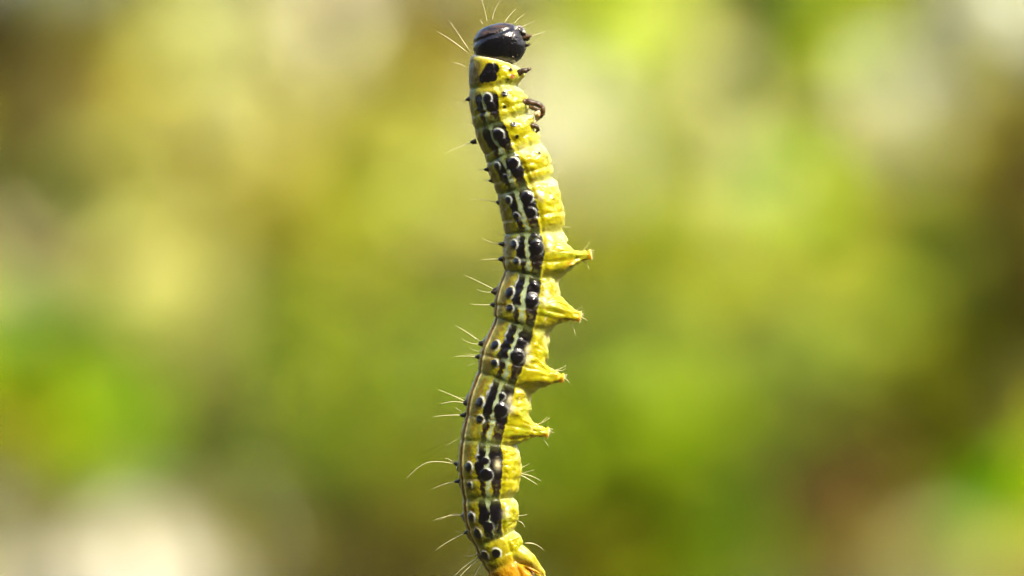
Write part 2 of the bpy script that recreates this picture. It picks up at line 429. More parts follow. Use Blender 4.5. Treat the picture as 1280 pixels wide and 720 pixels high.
#CATERPILLAR#
# ------------------------------------------------------------------ the caterpillar
rng = np.random.default_rng(11)
def skin_material():
    m, nt, bsdf, out = nodes_of('caterpillar_skin')
    at_ = nt.nodes.new('ShaderNodeAttribute'); at_.attribute_name = 'pigment'
    f = noise_fac(nt, 260.0, 5, 0.6)
    hsv = nt.nodes.new('ShaderNodeHueSaturation')
    mr = nt.nodes.new('ShaderNodeMapRange'); mr.inputs[3].default_value = 0.78; mr.inputs[4].default_value = 1.12
    nt.links.new(f, mr.inputs[0]); nt.links.new(mr.outputs[0], hsv.inputs['Value'])
    nt.links.new(at_.outputs[0], hsv.inputs['Color'])
    nt.links.new(hsv.outputs[0], bsdf.inputs['Base Color'])
    # alpha of the pigment = hard glossy cuticle (1) or soft skin (0)
    rg = nt.nodes.new('ShaderNodeMapRange'); rg.inputs[3].default_value = 0.36; rg.inputs[4].default_value = 0.13
    nt.links.new(at_.outputs[3], rg.inputs[0]); nt.links.new(rg.outputs[0], bsdf.inputs['Roughness'])
    ss = nt.nodes.new('ShaderNodeMapRange'); ss.inputs[1].default_value = 0.55; ss.inputs[3].default_value = 0.75; ss.inputs[4].default_value = 0.0
    nt.links.new(at_.outputs[3], ss.inputs[0]); nt.links.new(ss.outputs[0], bsdf.inputs['Subsurface Weight'])
    bsdf.inputs['Subsurface Radius'].default_value = (1.0, 0.75, 0.15)
    bsdf.inputs['Subsurface Scale'].default_value = 0.012
    sp = nt.nodes.new('ShaderNodeMapRange'); sp.inputs[3].default_value = 0.2; sp.inputs[4].default_value = 0.55
    nt.links.new(at_.outputs[3], sp.inputs[0]); nt.links.new(sp.outputs[0], bsdf.inputs['Specular IOR Level'])
    bsdf.inputs['Coat Weight'].default_value = 0.0
    bsdf.inputs['Coat Roughness'].default_value = 0.12
    b = nt.nodes.new('ShaderNodeBump'); b.inputs['Strength'].default_value = 0.2; b.inputs['Distance'].default_value = 0.0009
    f2 = noise_fac(nt, 800.0, 3, 0.6)
    ad = nt.nodes.new('ShaderNodeMath'); ad.operation = 'MULTIPLY_ADD'; ad.inputs[1].default_value = 0.4
    nt.links.new(f2, ad.inputs[0]); nt.links.new(f, ad.inputs[2])
    nt.links.new(ad.outputs[0], b.inputs['Height']); nt.links.new(b.outputs[0], bsdf.inputs['Normal'])
    return m

def chitin_material(name, a, b_, rough=0.14, rough2=0.45, scale=90.0, attr=False):
    m, nt, bsdf, out = nodes_of(name)
    f = noise_fac(nt, scale, 5, 0.6)
    if attr:
        at_ = nt.nodes.new('ShaderNodeAttribute'); at_.attribute_name = 'pigment'
        nt.links.new(mix_rgb(nt, f, a, at_.outputs[0]), bsdf.inputs['Base Color'])
        src = at_.outputs[3]
    else:
        nt.links.new(mix_rgb(nt, f, a, b_), bsdf.inputs['Base Color']); src = f
    bsdf.inputs['Specular IOR Level'].default_value = 0.42
    rr = nt.nodes.new('ShaderNodeMapRange'); rr.inputs[3].default_value = rough; rr.inputs[4].default_value = rough2
    nt.links.new(src, rr.inputs[0]); nt.links.new(rr.outputs[0], bsdf.inputs['Roughness'])
    g = noise_fac(nt, 420.0, 3, 0.6)
    bp = nt.nodes.new('ShaderNodeBump'); bp.inputs['Strength'].default_value = 0.3; bp.inputs['Distance'].default_value = 0.0006
    nt.links.new(g, bp.inputs['Height']); nt.links.new(bp.outputs[0], bsdf.inputs['Normal'])
    return m

def hair_material():
    m, nt, bsdf, out = nodes_of('bristle')
    f = noise_fac(nt, 60.0, 2)
    nt.links.new(mix_rgb(nt, f, (0.50, 0.45, 0.22), (0.62, 0.58, 0.34)), bsdf.inputs['Base Color'])
    bsdf.inputs['Roughness'].default_value = 0.35
    bsdf.inputs['Transmission Weight'].default_value = 0.15
    return m

M_SKIN = skin_material()
M_HEAD = chitin_material('head_capsule', (0.002, 0.002, 0.003), None, 0.10, 0.4, 120, attr=True)
M_LEG = chitin_material('leg_chitin', (0.006, 0.004, 0.003), (0.08, 0.04, 0.014), 0.2, 0.4, 160)
M_TAN = chitin_material('pale_chitin', (0.30, 0.17, 0.06), (0.60, 0.46, 0.26), 0.25, 0.4, 200)
M_MOUTH = chitin_material('mouth_chitin', (0.03, 0.027, 0.025), (0.30, 0.27, 0.24), 0.15, 0.35, 300)
M_HAIR = hair_material()

# outline of the trunk in the photograph (y, left edge, right edge), prolegs left out
OUT = np.array([
 (74,592,646),(84,587,650),(95,585.5,651),(109,586.5,651),(125,585,656),(137,587,660),(152,590,664),(165,592,671),(175,596,677),(190,603,684),
 (211,609,691),(233,618,697),(251,622,703),(271,627,706),(291,631,707),(307,629,708),(331,628,708),(344,630,704),(356,625,702),
 (371,619,700),(384,617,700),(406,615,696),(421,609,689),(446,598,684),(465,594,678),(484,589,668),(502,583,663),(521,580,659),
 (546,575,651),(565,573,649),(584,572,650),(602,574,649),(621,577,645),(645,579,646),(660,582,646),(675,589,651),(690,596,656),
 (705,604,661),(720,611,666),(735,618,669),(750,627,667)], float)
SEG = np.array([78, 109, 152, 191, 233, 291, 344, 407, 477, 553, 622, 673, 704, 760], float)   # T1 T2 T3 A1..A10
SEGN = ['T1', 'T2', 'T3'] + ['A%d' % i for i in range(1, 11)]
NS, NP = 1080, 264

def smooth1(a, k):
    ker = np.hanning(2 * k + 3)[1:-1]; ker /= ker.sum()
    return np.convolve(np.pad(a, k, mode='edge'), ker, 'valid')

ys = np.linspace(74, 750, NS)
Lx = smooth1(np.interp(ys, OUT[:, 0], OUT[:, 1]), 16); Rx = smooth1(np.interp(ys, OUT[:, 0], OUT[:, 2]), 16)
cx = smooth1((Lx + Rx) / 2, 14)
tx, ty = np.gradient(cx, ys), np.ones(NS)
tn = np.hypot(tx, ty); tx /= tn; ty /= tn
rad = (Rx - Lx) / 2 * ty
arc = np.concatenate([[0], np.cumsum(np.hypot(np.diff(cx), np.diff(ys)))])
# rotation of the back (dorsal line) as seen: -90 = on the left outline
PHD = np.interp(ys, [74, 190, 250, 300, 360, 430, 520, 600, 700], [-88, -86, -80, -75, -69, -65, -64, -62, -62])

def body_s(px, py):
    """nearest station of the body axis and the angle round it for a photo point"""
    i = int(np.argmin((cx - px) ** 2 + (ys - py) ** 2))
    off = (px - cx[i]) * ty[i] - (py - ys[i]) * tx[i]
    ph = math.degrees(math.asin(max(-0.999, min(0.999, off / rad[i]))))
    return i, ph, ph - PHD[i]

phi = np.linspace(0, 360, NP, endpoint=False)
PH, S_ = np.meshgrid(phi, np.arange(NS))
AL = (PH - PHD[S_] + 180) % 360 - 180          # signed angle from the dorsal line
AA = np.abs(AL)                                 # 0 dorsal .. 180 ventral
near = AL > 0
ARC = arc[S_]; RAD = rad[S_]; YS = ys[S_]
seg_i = np.clip(np.searchsorted(SEG, ys, side='right') - 1, 0, 12)
T = ((ys - SEG[seg_i]) / (SEG[seg_i + 1] - SEG[seg_i]))[S_]
seg_arc = np.interp(SEG, ys, arc)

# low-cost fractal noise on the unrolled skin
def skin_noise(f1, f2, seed, octv=3):
    st, sp = 4, 2
    a = np.array([[mnoise.fractal((ARC[i, 0] * f1, math.cos(R(p)) * f2 + seed, math.sin(R(p)) * f2), 1.0, 2.0, octv) for p in phi[::sp]] for i in range(0, NS, st)])
    b = np.empty((len(a), NP)); b[:, ::2] = a; b[:, 1::2] = (a + np.roll(a, -1, 1)) / 2
    idx = np.arange(NS) / st
    lo = np.clip(idx.astype(int), 0, len(a) - 1); hi = np.clip(lo + 1, 0, len(a) - 1)
    w = (idx - lo)[:, None]
    return b[lo] * (1 - w) + b[hi] * w
N1 = skin_noise(0.05, 1.6, 0.0)
N2 = skin_noise(0.16, 5.0, 7.0)
N3 = skin_noise(0.34, 9.0, 13.0, 2)

vent = sstep(84, 100, AA)
D = np.zeros_like(AA)
for ly, lp in ((93, 72), (128, 66), (160, 66), (93, 112), (128, 118), (160, 118)):      # fleshy leg bases
    i_ = int(np.argmin(np.abs(ys - ly)))
    D += 4.5 * np.exp(-(np.hypot(((PH - lp + 180) % 360 - 180) * np.pi / 180 * RAD, ARC - arc[i_]) / 8.0) ** 2)
# folds between the rings
for k, a0 in enumerate(seg_arc[1:-1]):
    d = (ARC + 2.0 * N1 - a0)
    strength = (1.3 + 3.0 * vent) * (0.8 if k < 2 else 1.0)
    D -= strength * np.exp(-(d / (3.2 + 2.0 * vent)) ** 2)
# shallow second fold in each ring
for k in range(1, 12):
    a0 = seg_arc[k] * 0.34 + seg_arc[k + 1] * 0.66
    D -= (0.9 + 0.5 * vent) * np.exp(-((ARC - a0 + 2 * N1) / 2.6) ** 2)
# side and belly bulges
D += 3.4 * vent * np.sin(np.pi * np.clip(T, 0, 1)) ** 0.8 * np.exp(-((AA - 125) / 34) ** 2)
D -= 1.8 * np.exp(-((AA - 91) / 4.0) ** 2) * sstep(150, 200, YS)
D += N2 * (0.6 + 0.8 * vent) + N3 * (0.2 + 0.15 * vent) + 2.8 * N1 * vent
D += (1.0 * np.exp(-((AA - 5.5) / 2.2) ** 2) - 1.0 * np.exp(-(AA / 2.4) ** 2)) * sstep(300, 360, YS)   # double ridge of the back

# ---- pigment
def colr(*c): return np.array(c, float)
YEL, YEL2, ORA = colr(0.285, 0.265, 0.002), colr(0.195, 0.24, 0.005), colr(0.32, 0.20, 0.002)
OLV, YGR, PALE, GRN = colr(0.17, 0.115, 0.002), colr(0.23, 0.205, 0.005), colr(0.22, 0.27, 0.155), colr(0.085, 0.13, 0.022)
BLK, BRN, WHT, CRM, GOLD = colr(0.0025, 0.0016, 0.003), colr(0.013, 0.007, 0.004), colr(0.42, 0.45, 0.40), colr(0.66, 0.60, 0.32), colr(0.46, 0.38, 0.15)
COL = np.broadcast_to(YEL, AA.shape + (3,)).copy()
GL = np.zeros_like(AA)
def lay(mask, c, gloss=None):
    global COL, GL
    m = np.clip(mask, 0, 1)
    COL = COL * (1 - m[..., None]) + c * m[..., None]
    if gloss is not None: GL = GL * (1 - m) + gloss * m
wob = 4.0 * N2 + 3.0 * N3
A = AA + wob
lay(sstep(0.05, 0.5, N1) * 0.7 * vent, YEL2)
lay(sstep(0.1, 0.5, N3) * 0.45 * vent * sstep(-0.1, .3, N1), ORA)
lay(np.exp(-((AA - 166) / 22) ** 2) * .45 * sstep(-.5, .3, N1 + .15), colr(0.44, 0.45, 0.17))  # pale rim glow at the belly edge, painted into the pigment
crease = np.zeros_like(AA)
for a0 in seg_arc[1:-1]: crease = np.maximum(crease, np.exp(-((ARC - a0) / 5.5) ** 2))
lay(crease * vent * 0.5, colr(0.40, 0.43, 0.15))
lay(np.exp(-((T - 0.12) / 0.12) ** 2) * sstep(112, 130, AA) * 0.4 * sstep(-.2, .3, N2 + .2), colr(0.56, 0.58, 0.36), 0.3)
GL[:] = 0.5 * vent
lay(1 - sstep(84, 89, A), YGR, 0.1)
lay(1 - sstep(24, 30, A), OLV)
lay(sstep(0.0, 0.45, N2) * (1 - sstep(40, 46, A)) * 0.5, YEL2 * 0.8)
lay(crease * (1 - sstep(42, 46, A)) * 0.5, GRN)
abd = sstep(186, 196, YS) * (1 - sstep(668, 676, YS))
allb = sstep(112, 120, YS) * (1 - sstep(668, 676, YS))
body_t = np.exp(-((T - 0.36) / 0.34) ** 4)      # where the black is full within a ring
# upper black stripe
wid = 4.6 + 4.8 * body_t
lay(allb * (1 - sstep(wid - 1, wid + 1.4, np.abs(A - 50.0 + 3.0 * body_t))), BLK * body_t[..., None] + BRN * (1 - body_t[..., None]), 0.7)
# pale stripe
lay(allb * (1 - sstep(2.9, 4.9, np.abs(A - 60.5) + 4.0 * N3 - 1.6 * crease)), PALE * (1 - 0.75 * crease[..., None]) + GRN * 0.75 * crease[..., None], 0.1)
# lower black stripe
wid = 8.0 + 5.5 * body_t
lay(allb * (1 - sstep(wid - 1.2, wid + 1.6, np.abs(A - 76.5))), BLK * (.35 + .65 * body_t)[..., None] + BRN * 1.2 * (.65 - .65 * body_t)[..., None], 0.7)
# stripes run together near the tail
lay(sstep(630, 640, YS) * (1 - sstep(668, 676, YS)) * (1 - sstep(17, 20, np.abs(A - 62))) * (1 - 0.8 * (np.abs(A - 63) < 2.5) * (N2 > 0.02)), BLK, 0.6)
lay(allb * sstep(0.12, 0.4, N2) * (np.abs(A - 62) < 26) * 0.55 * (1 - body_t), colr(0.10, 0.10, 0.02), 0.2)
lay(allb * crease * (1 - sstep(22, 26, np.abs(A - 62))) * 0.6, colr(0.07, 0.09, 0.018), 0.2)
# transverse white bar between the spots of a ring
for k in range(3, 11):
    a0 = seg_arc[k] * 0.36 + seg_arc[k + 1] * 0.64
    lay(np.exp(-((ARC - a0 + N3) / 1.6) ** 2) * np.exp(-((A - 55) / 9.5) ** 4) * 0.85 * (N3 > -0.35), PALE, 0.2)
    a0 = seg_arc[k] * 0.34 + seg_arc[k + 1] * 0.66
    lay(np.exp(-((ARC - a0) / 1.3) ** 2) * (1 - sstep(38, 44, A)) * 0.6, GOLD, 0.2)
# double golden line on the back with a brown middle
back = sstep(285, 340, YS)
lay(back * np.exp(-((AA - 7.6) / 2.0) ** 2) * 0.95, GOLD, 0.3)
lay(back * np.exp(-(AA / 4.2) ** 4) * 0.95, colr(0.15, 0.07, 0.010), 0.3)
lay(np.exp(-((AA - 13) / 3.2) ** 2) * back * 0.5, YEL2)

# pale strokes leading from the fold to the upper wart
for k in range(4, 10):
    sl = slice(int(np.searchsorted(ys, SEG[k])), int(np.searchsorted(ys, SEG[k + 1])))
    t = T[sl]
    m = np.exp(-((A[sl] - 41 + 4 * t) / 1.9) ** 2) * sstep(0.02, 0.08, t) * (1 - sstep(0.26, 0.36, t)) * 0.85
    COL[sl] = COL[sl] * (1 - m[..., None]) + WHT * 0.85 * m[..., None]
def paint(sl, mask, c, gloss=None):
    m = np.clip(mask, 0, 1)
    COL[sl] = COL[sl] * (1 - m[..., None]) + c * m[..., None]
    if gloss is not None: GL[sl] = GL[sl] * (1 - m) + gloss * m

def spot(px, py, r, h, ring=0.0, c=BLK, gl=1.0, ell=1.0):
    """a raised dark wart, seen at a photo point, mirrored to the other flank"""
    i, ph, al = body_s(px, py)
    sl = slice(max(0, i - 50), i + 50)
    da = (AA[sl] - abs(al)) * np.pi / 180 * RAD[sl]; ds = ARC[sl] - arc[i]
    d = np.hypot(da, ds / ell) + 0.5 * N3[sl]
    if ring:
        rr = np.exp(-((d - r - 1.1) / 0.95) ** 2) * sstep(-0.3, 0.5, (da - 0.35 * ds) / (np.abs(d) + 1e-3)) * sstep(-.5, .1, N2[sl] + .3)
        paint(sl, rr * ring, WHT, 0.3)
    paint(sl, 1 - sstep(r - 0.9, r + 0.5, d), c, gl)
    D[sl] += 0.58 * h * np.sqrt(np.clip(1 - (d / (r + .6)) ** 2, 0, 1))

SPOTS = [  # x, y, radius, height, white ring
 (621,208,4.6,3.0,1),(632,223,3.8,2.0,.5),(642,204,6.0,3.2,1),(646,216,5.0,2.0,0),
 (635,251,5.2,3.4,1),(645,271,4.4,2.6,.6),(659,247,6.8,3.8,.7),(664,266,5.6,2.6,.3),
 (642,306,5.6,3.6,1),(645,327,4.8,2.8,.8),(671,309,8.2,4.2,.3),(667,294,3.4,1.6,0),
 (637,365,5.8,3.6,1),(637,385,5.0,3.0,.7),(665,374,8.2,4.2,.3),(668,356,3.8,1.8,0),
 (619,431,5.8,3.8,1),(618,453,5.0,3.0,.8),(646,445,8.6,4.4,.2),(650,426,4.0,1.8,0),
 (600,502,5.8,3.8,1),(600,523,5.2,3.0,.8),(626,511,8.6,4.2,.2),(627,494,4.0,2.0,.5),
 (586,583,5.8,3.6,1),(587,605,4.4,2.6,.9),(608,592,7.8,3.6,.4),(607,575,4.5,1.8,.3),
 (589,645,5.6,3.2,1),(597,666,5.4,2.8,.6),(611,657,6.0,2.4,.2),
 (606,694,6.0,2.4,.7),(620,690,5.6,3.0,1),
 # thorax
 (609,124,5.4,3.0,1),(613,133,5.4,1.6,0),(630,119,4.2,2.2,.5),(631,135,2.8,1.2,0),
 (623,170,6.8,3.4,1),(629,179,5.4,1.6,0),(641,157,4.0,2.0,.4),(646,172,2.6,1.0,0),
 (672,193,2.4,.8,0),(690,207,1.2,1.4,0),(690,249,1.4,1.4,0),
]
# prothoracic plate and marks
lay(sstep(83, 88, YS) * (1 - sstep(103, 109, YS)) * (1 - sstep(48, 64, A + 5 * N1)) * 0.8, colr(0.085, 0.058, 0.004), 0.2)
for q in ((613,92,8.5,.7),(609,97,8.0,.5),(618,89,6.0,.4),(603,100,5.0,.3),(616,98,6.0,.3)): spot(*q)
spot(636, 88, 3.0, 1.0, 0, BRN); spot(638, 97, 3.4, .6, 0, colr(0.20, 0.07, 0.01)); spot(634,101,2.0,.4,0,BRN)
for q in SPOTS: spot(*q)
# highlights painted as pale smears beside the large warts, and rusty specks on the belly skin
for (px, py) in ((688,299),(686,308),(682,367),(679,376),(660,437),(660,450),(640,510),(637,500),(675,245),(622,580),(656,190),(632,640)):
    i, ph, al = body_s(px, py)
    sl = slice(max(0, i - 40), i + 40)
    d = np.hypot((AL[sl] - al) * np.pi / 180 * RAD[sl], (ARC[sl] - arc[i]) / 1.6)
    paint(sl, np.exp(-(d / 3.5) ** 2 - 0.6 * N3[sl]) * 0.75, colr(0.62, 0.58, 0.36), 0.4)
    D[sl] += 0.9 * np.exp(-(d / 3.4) ** 2)
for k in range(170):
    a0 = rng.uniform(seg_arc[3], seg_arc[11]); al0 = rng.uniform(96, 150) * rng.choice([-1, 1])
    i = int(np.searchsorted(arc, a0)); sl = slice(max(0, i - 15), i + 15)
    d = np.hypot((AL[sl] - al0) * np.pi / 180 * RAD[sl], (ARC[sl] - a0) / rng.uniform(1.2, 2.6))
    paint(sl, np.exp(-(d / rng.uniform(.7, 1.3)) ** 2) * rng.uniform(.3, .8), colr(0.34, 0.13, 0.01) if k % 3 else CRM)
# tail plate
tail = sstep(694, 714, YS + 4 * N1)
lay(tail * 0.85 * (GL < 0.6), colr(0.36, 0.165, 0.003))
# pale collar behind the head
lay(np.exp(-((YS - 79) / 1.5) ** 2), colr(0.6, 0.56, 0.30), 0.3)
D += 0.8 * np.exp(-((YS - 81) / 2.5) ** 2)
# closed ends
endt = np.sqrt(np.clip(1 - ((74 + 10 - YS) / 10).clip(0, 1) ** 2, 0, 1)) * np.sqrt(np.clip(1 - ((YS - 722) / 28.2).clip(0, 1) ** 2, 0, 1))
RR = np.maximum((RAD + D * np.clip(endt * 1.5 - .2, 0, 1)) * endt, 0.05)
sn, cs = np.sin(PH * np.pi / 180), np.cos(PH * np.pi / 180)
P = np.stack([cx[S_] + RR * sn * ty[S_], YS - RR * sn * tx[S_] + (6.5 * sn - 4.0) * (1 - sstep(74, 104, YS)), RR * cs * 0.97], -1)

# prolegs drawn out of the trunk's own skin: (base x, y, angle, tip x, tip y, tip depth, footprint)
PRO = [(703,322,72,739,318,9,27),(696,384,72,726,397,9,27),(680,459,72,705,473,9,27),(657,527,72,686,541,9,26),
       (703,322,128,734,319,-24,24),(696,384,128,721,398,-24,24),(680,459,128,700,474,-24,24),(657,527,128,681,542,-24,24),
       (659,706,66,684,720,12,17),(659,706,120,679,722,-16,17)]
PR_R = [(0,0),(.08,.15),(.15,.235),(.2,.215),(.28,.175),(.4,.215),(.55,.33),(.7,.51),(.85,.75),(1,1)]
PR_H = [(0,.97),(.08,1.0),(.15,.97),(.2,.93),(.28,.84),(.4,.64),(.55,.40),(.7,.21),(.85,.08),(1,0)]
for (bx, by, ph0, tpx, tpy, tq, Rf) in PRO:
    i = int(np.argmin((ys - by) ** 2))
    ps = ((PH - ph0 + 180) % 360 - 180) * np.pi / 180 * RAD; ds = ARC - arc[i]
    rho = np.hypot(ps / 1.0, ds) / Rf
    m = rho < 1
    p0 = np.array([cx[i] + rad[i] * math.sin(R(ph0)) * ty[i], ys[i] - rad[i] * math.sin(R(ph0)) * tx[i], rad[i] * math.cos(R(ph0))])
    tip = np.array([tpx, tpy, tq], float)
    ax = tip - p0; Ln = np.linalg.norm(ax); ax /= Ln
    q = P[m]; rh = rho[m]
    off = q - p0; off -= (off @ ax)[:, None] * ax
    off /= np.linalg.norm(off, axis=1, keepdims=True) + 1e-6
    wr = 1 + 0.04 * np.sin(rh * 40) * (rh < .8)
    rr = np.interp(rh, *zip(*PR_R)) * Rf * wr + (2.4 * N2[m] + 1.2 * N3[m]) * sstep(0.1, 0.3, rh)
    hh = np.interp(rh, *zip(*PR_H)) * Ln
    new = p0 + off * rr[:, None] + ax * hh[:, None] + 0.35 * D[m][:, None] * off
    w = sstep(0.62, 1.0, rh)[:, None]
    P[m] = new * (1 - w) + q * w
    c = np.where((rh < .17)[:, None], colr(0.52, 0.33, 0.17), np.where((rh < .26)[:, None], colr(0.38, 0.27, 0.02), COL[m]))
    COL[m] = c; GL[m] = np.where(rh < .3, 0.1, GL[m])

verts = W(P.reshape(-1, 3))
ii, jj = np.meshgrid(np.arange(NS - 1), np.arange(NP), indexing='ij')
j2 = (jj + 1) % NP
F = np.stack([ii * NP + jj, (ii + 1) * NP + jj, (ii + 1) * NP + j2, ii * NP + j2], -1).reshape(-1, 4).tolist()
F.append(list(range(NP))); F.append([(NS - 1) * NP + j for j in range(NP)][::-1])
pig = np.concatenate([COL.reshape(-1, 3), GL.reshape(-1, 1)], 1).clip(0, 1)

root = empty('caterpillar', tuple(W((645, 750, 0))))
tag(root, 'yellow and black striped caterpillar with glossy black head rearing upright', 'caterpillar')
body = link_mesh('body', verts, F, M_SKIN, root, colors=pig)

# ---- head capsule
def head_part():
    nu, nv = 150, 110
    u = np.linspace(0, 2 * np.pi, nu, endpoint=False); v = np.linspace(0, np.pi, nv)
    U, V = np.meshgrid(u, v)
    d = np.stack([np.sin(V) * np.sin(U), -np.cos(V), np.sin(V) * np.cos(U)], -1)   # x right, y down, q to camera
    e = np.abs(d) ** 1.0
    sup = (np.abs(d[..., 0]) ** 2.35 + np.abs(d[..., 1]) ** 2.35 + np.abs(d[..., 2]) ** 2.35) ** (-1 / 2.35)
    # middle groove between the two lobes: a plane turned a little towards the lens
    gn = np.array([0.62, 0.18, 0.76]); gn /= np.linalg.norm(gn)
    gd = (d @ gn) + 0.42
    groove = np.exp(-(gd / 0.05) ** 2) * (d[..., 0] < 0.55)
    nz = np.array([[mnoise.fractal(tuple(d[a, b] * 3.0), 1.0, 2.0, 3) for b in range(nu)] for a in range(nv)])
    nf = np.array([[mnoise.fractal(tuple(d[a, b] * 11.0), 1.0, 2.0, 2) for b in range(nu)] for a in range(nv)])
    r = sup * (1 - 0.06 * groove) + 0.012 * nz + 0.004 * nf
    # brow ridge along the cheek and a face that narrows to the mouth
    r *= 1 - 0.05 * np.exp(-((d[..., 1] + 0.50 + 0.25 * d[..., 0]) / 0.09) ** 2) * (d[..., 2] > -0.2)
    p = d * r[..., None] * np.array([33.0, 27.0, 29.0])
    tilt = R(-9); x, y = p[..., 0].copy(), p[..., 1].copy()
    p[..., 0] = x * math.cos(tilt) - y * math.sin(tilt) + 624.5; p[..., 1] = x * math.sin(tilt) + y * math.cos(tilt) + 56.5
    top = sstep(-0.45, -0.75, d[..., 1] + 0.25 * d[..., 0] + 0.12 * nz)
    brown = top * sstep(-0.25, 0.35, nz + 0.5 * nf)
    c = np.array([0.003, 0.0025, 0.004])[None, None] * (1 - brown[..., None]) + np.array([0.10, 0.050, 0.018]) * brown[..., None]
    face = sstep(0.72, 0.92, d[..., 0] - 0.25 * d[..., 1])
    c = c * (1 - .5 * face[..., None]) + np.array([0.16, 0.14, 0.13]) * .5 * face[..., None]
    rough = 0.55 * top + 0.15 * face
    ii, jj = np.meshgrid(np.arange(nv - 1), np.arange(nu), indexing='ij'); j2 = (jj + 1) % nu
    f = np.stack([ii * nu + jj, (ii + 1) * nu + jj, (ii + 1) * nu + j2, ii * nu + j2], -1).reshape(-1, 4).tolist()
    col4 = np.concatenate([c.reshape(-1, 3), rough.reshape(-1, 1)], 1)
    h = link_mesh('head', W(p.reshape(-1, 3)), f, M_HEAD, root, colors=col4)
    h['label'] = 'glossy black head capsule'
    return h
head = head_part()

def blob(cx_, cy_, cq, a, b, c, rot=0, n=14, lump=0.1, seed=0):
    u = np.linspace(0, 2 * np.pi, 2 * n, endpoint=False); v = np.linspace(0, np.pi, n)
    U, V = np.meshgrid(u, v)
    d = np.stack([np.sin(V) * np.cos(U), np.sin(V) * np.sin(U), np.cos(V)], -1)
    k = 1 + lump * np.array([[mnoise.noise(tuple(d[i, j] * 1.7 + seed)) for j in range(2 * n)] for i in range(n)])
    p = d * k[..., None] * np.array([a, b, c])
    t = R(rot); x, y = p[..., 0].copy(), p[..., 1].copy()
    p[..., 0] = x * math.cos(t) - y * math.sin(t) + cx_; p[..., 1] = x * math.sin(t) + y * math.cos(t) + cy_; p[..., 2] += cq
    m = 2 * n
    f = [(i * m + j, (i + 1) * m + j, (i + 1) * m + (j + 1) % m, i * m + (j + 1) % m) for i in range(n - 1) for j in range(m)]
    return W(p.reshape(-1, 3)), f

link_mesh('upper_lip', *blob(654, 42, 6, 4.5, 7.0, 11, -18, lump=.45), M_MOUTH, head)
link_mesh('clypeus', *blob(646, 37, 10, 7, 4.0, 9, -25, lump=.4, seed=3), M_MOUTH, head)
for s in (1, -1):
    link_mesh('mandible', *blob(658, 47, 2 + 6 * s, 4.5, 4.5, 5, 20, lump=.3, seed=s), M_LEG, head)
    link_mesh('antenna', *(lambda vf: (W(vf[0]), vf[1]))(tube([(652, 50, 12 * s), (658, 47, 14 * s), (663, 45, 15 * s), (665, 44.5, 15 * s)], [2.2, 1.9, 1.3, .5], 8)), M_LEG, head)
    link_mesh('palp', *(lambda vf: (W(vf[0]), vf[1]))(tube([(653, 57, 6 * s), (659, 57, 8 * s), (663, 55, 8 * s)], [2.4, 1.8, .7], 8)), M_LEG, head)
for (ex, ey, eq) in ((650, 63, 16), (646, 69, 18), (641, 72, 20), (651, 56, 17), (643, 64, 22)):
    link_mesh('eye', *blob(ex, ey, eq, 2.0, 2.0, 2.0, n=8, lump=0), M_HEAD, head, colors=np.tile([0.05, 0.035, 0.02, 0.0], (128, 1)))

# ---- jointed legs of the thorax, both flanks
def leg(path, rads, parent=root):
    """one jointed leg: dark ring-like joints, paler claw end"""
    pts, rr = [], []
    path = np.array(path, float)
    for i in range(len(path) - 1):
        a, b = path[i], path[i + 1]
        for t, k in ((0.0, 0.72), (0.12, 1.0), (0.5, 0.93), (0.85, 0.98), (0.97, 0.76)):
            pts.append(a + (b - a) * t); rr.append((rads[i] * (1 - t) + rads[i + 1] * t) * k)
    pts.append(path[-1]); rr.append(rads[-1] * .4)
    v, f = tube(pts, rr, 12)
    o = link_mesh('leg', W(v), f, M_LEG, parent)
    cl = np.array([path[-1], path[-1] + (path[-1] - path[-2]) * .35 + np.array([-1.2, .6, 0]), path[-1] + (path[-1] - path[-2]) * .55 + np.array([-3.0, 1.4, 0])])
    v, f = tube(cl, [rads[-1] * .7, rads[-1] * .45, .25], 8)
    link_mesh('claw', W(v), f, M_TAN, o)
    return o
for s, dx, dy in ((1, 0, 0), (-1, -5, 2)):
    q = 15 if s > 0 else -22
    leg([(644 + dx, 94 + dy, q), (652 + dx, 90 + dy, q + 4 * s), (659 + dx, 88.5 + dy, q + 4 * s), (664 + dx, 86 + dy, q + 3 * s)], [5.0, 3.8, 2.8, 1.6])
    leg([(649 + dx, 128 + dy, q), (658 + dx, 128 + dy, q + 5 * s), (669 + dx, 130 + dy, q + 5 * s), (678 + dx, 134 + dy, q + 4 * s), (679 + dx, 142 + dy, q + 3 * s), (675 + dx, 148 + dy, q)], [5.5, 4.6, 4.0, 3.4, 2.8, 1.8])
    leg([(655 + dx, 160 + dy, q), (662 + dx, 158 + dy, q + 4 * s), (669 + dx, 158 + dy, q + 4 * s), (673 + dx, 162 + dy, q + 3 * s), (670 + dx, 166 + dy, q)], [5.0, 4.0, 3.2, 2.4, 1.4])
v, f = blob(672, 143, 17, 4.2, 5.2, 4, 30, lump=.3, seed=2)
o = [c for c in root.children if c.name.startswith('leg')][1]
link_mesh('shin', v, f, M_TAN, o)

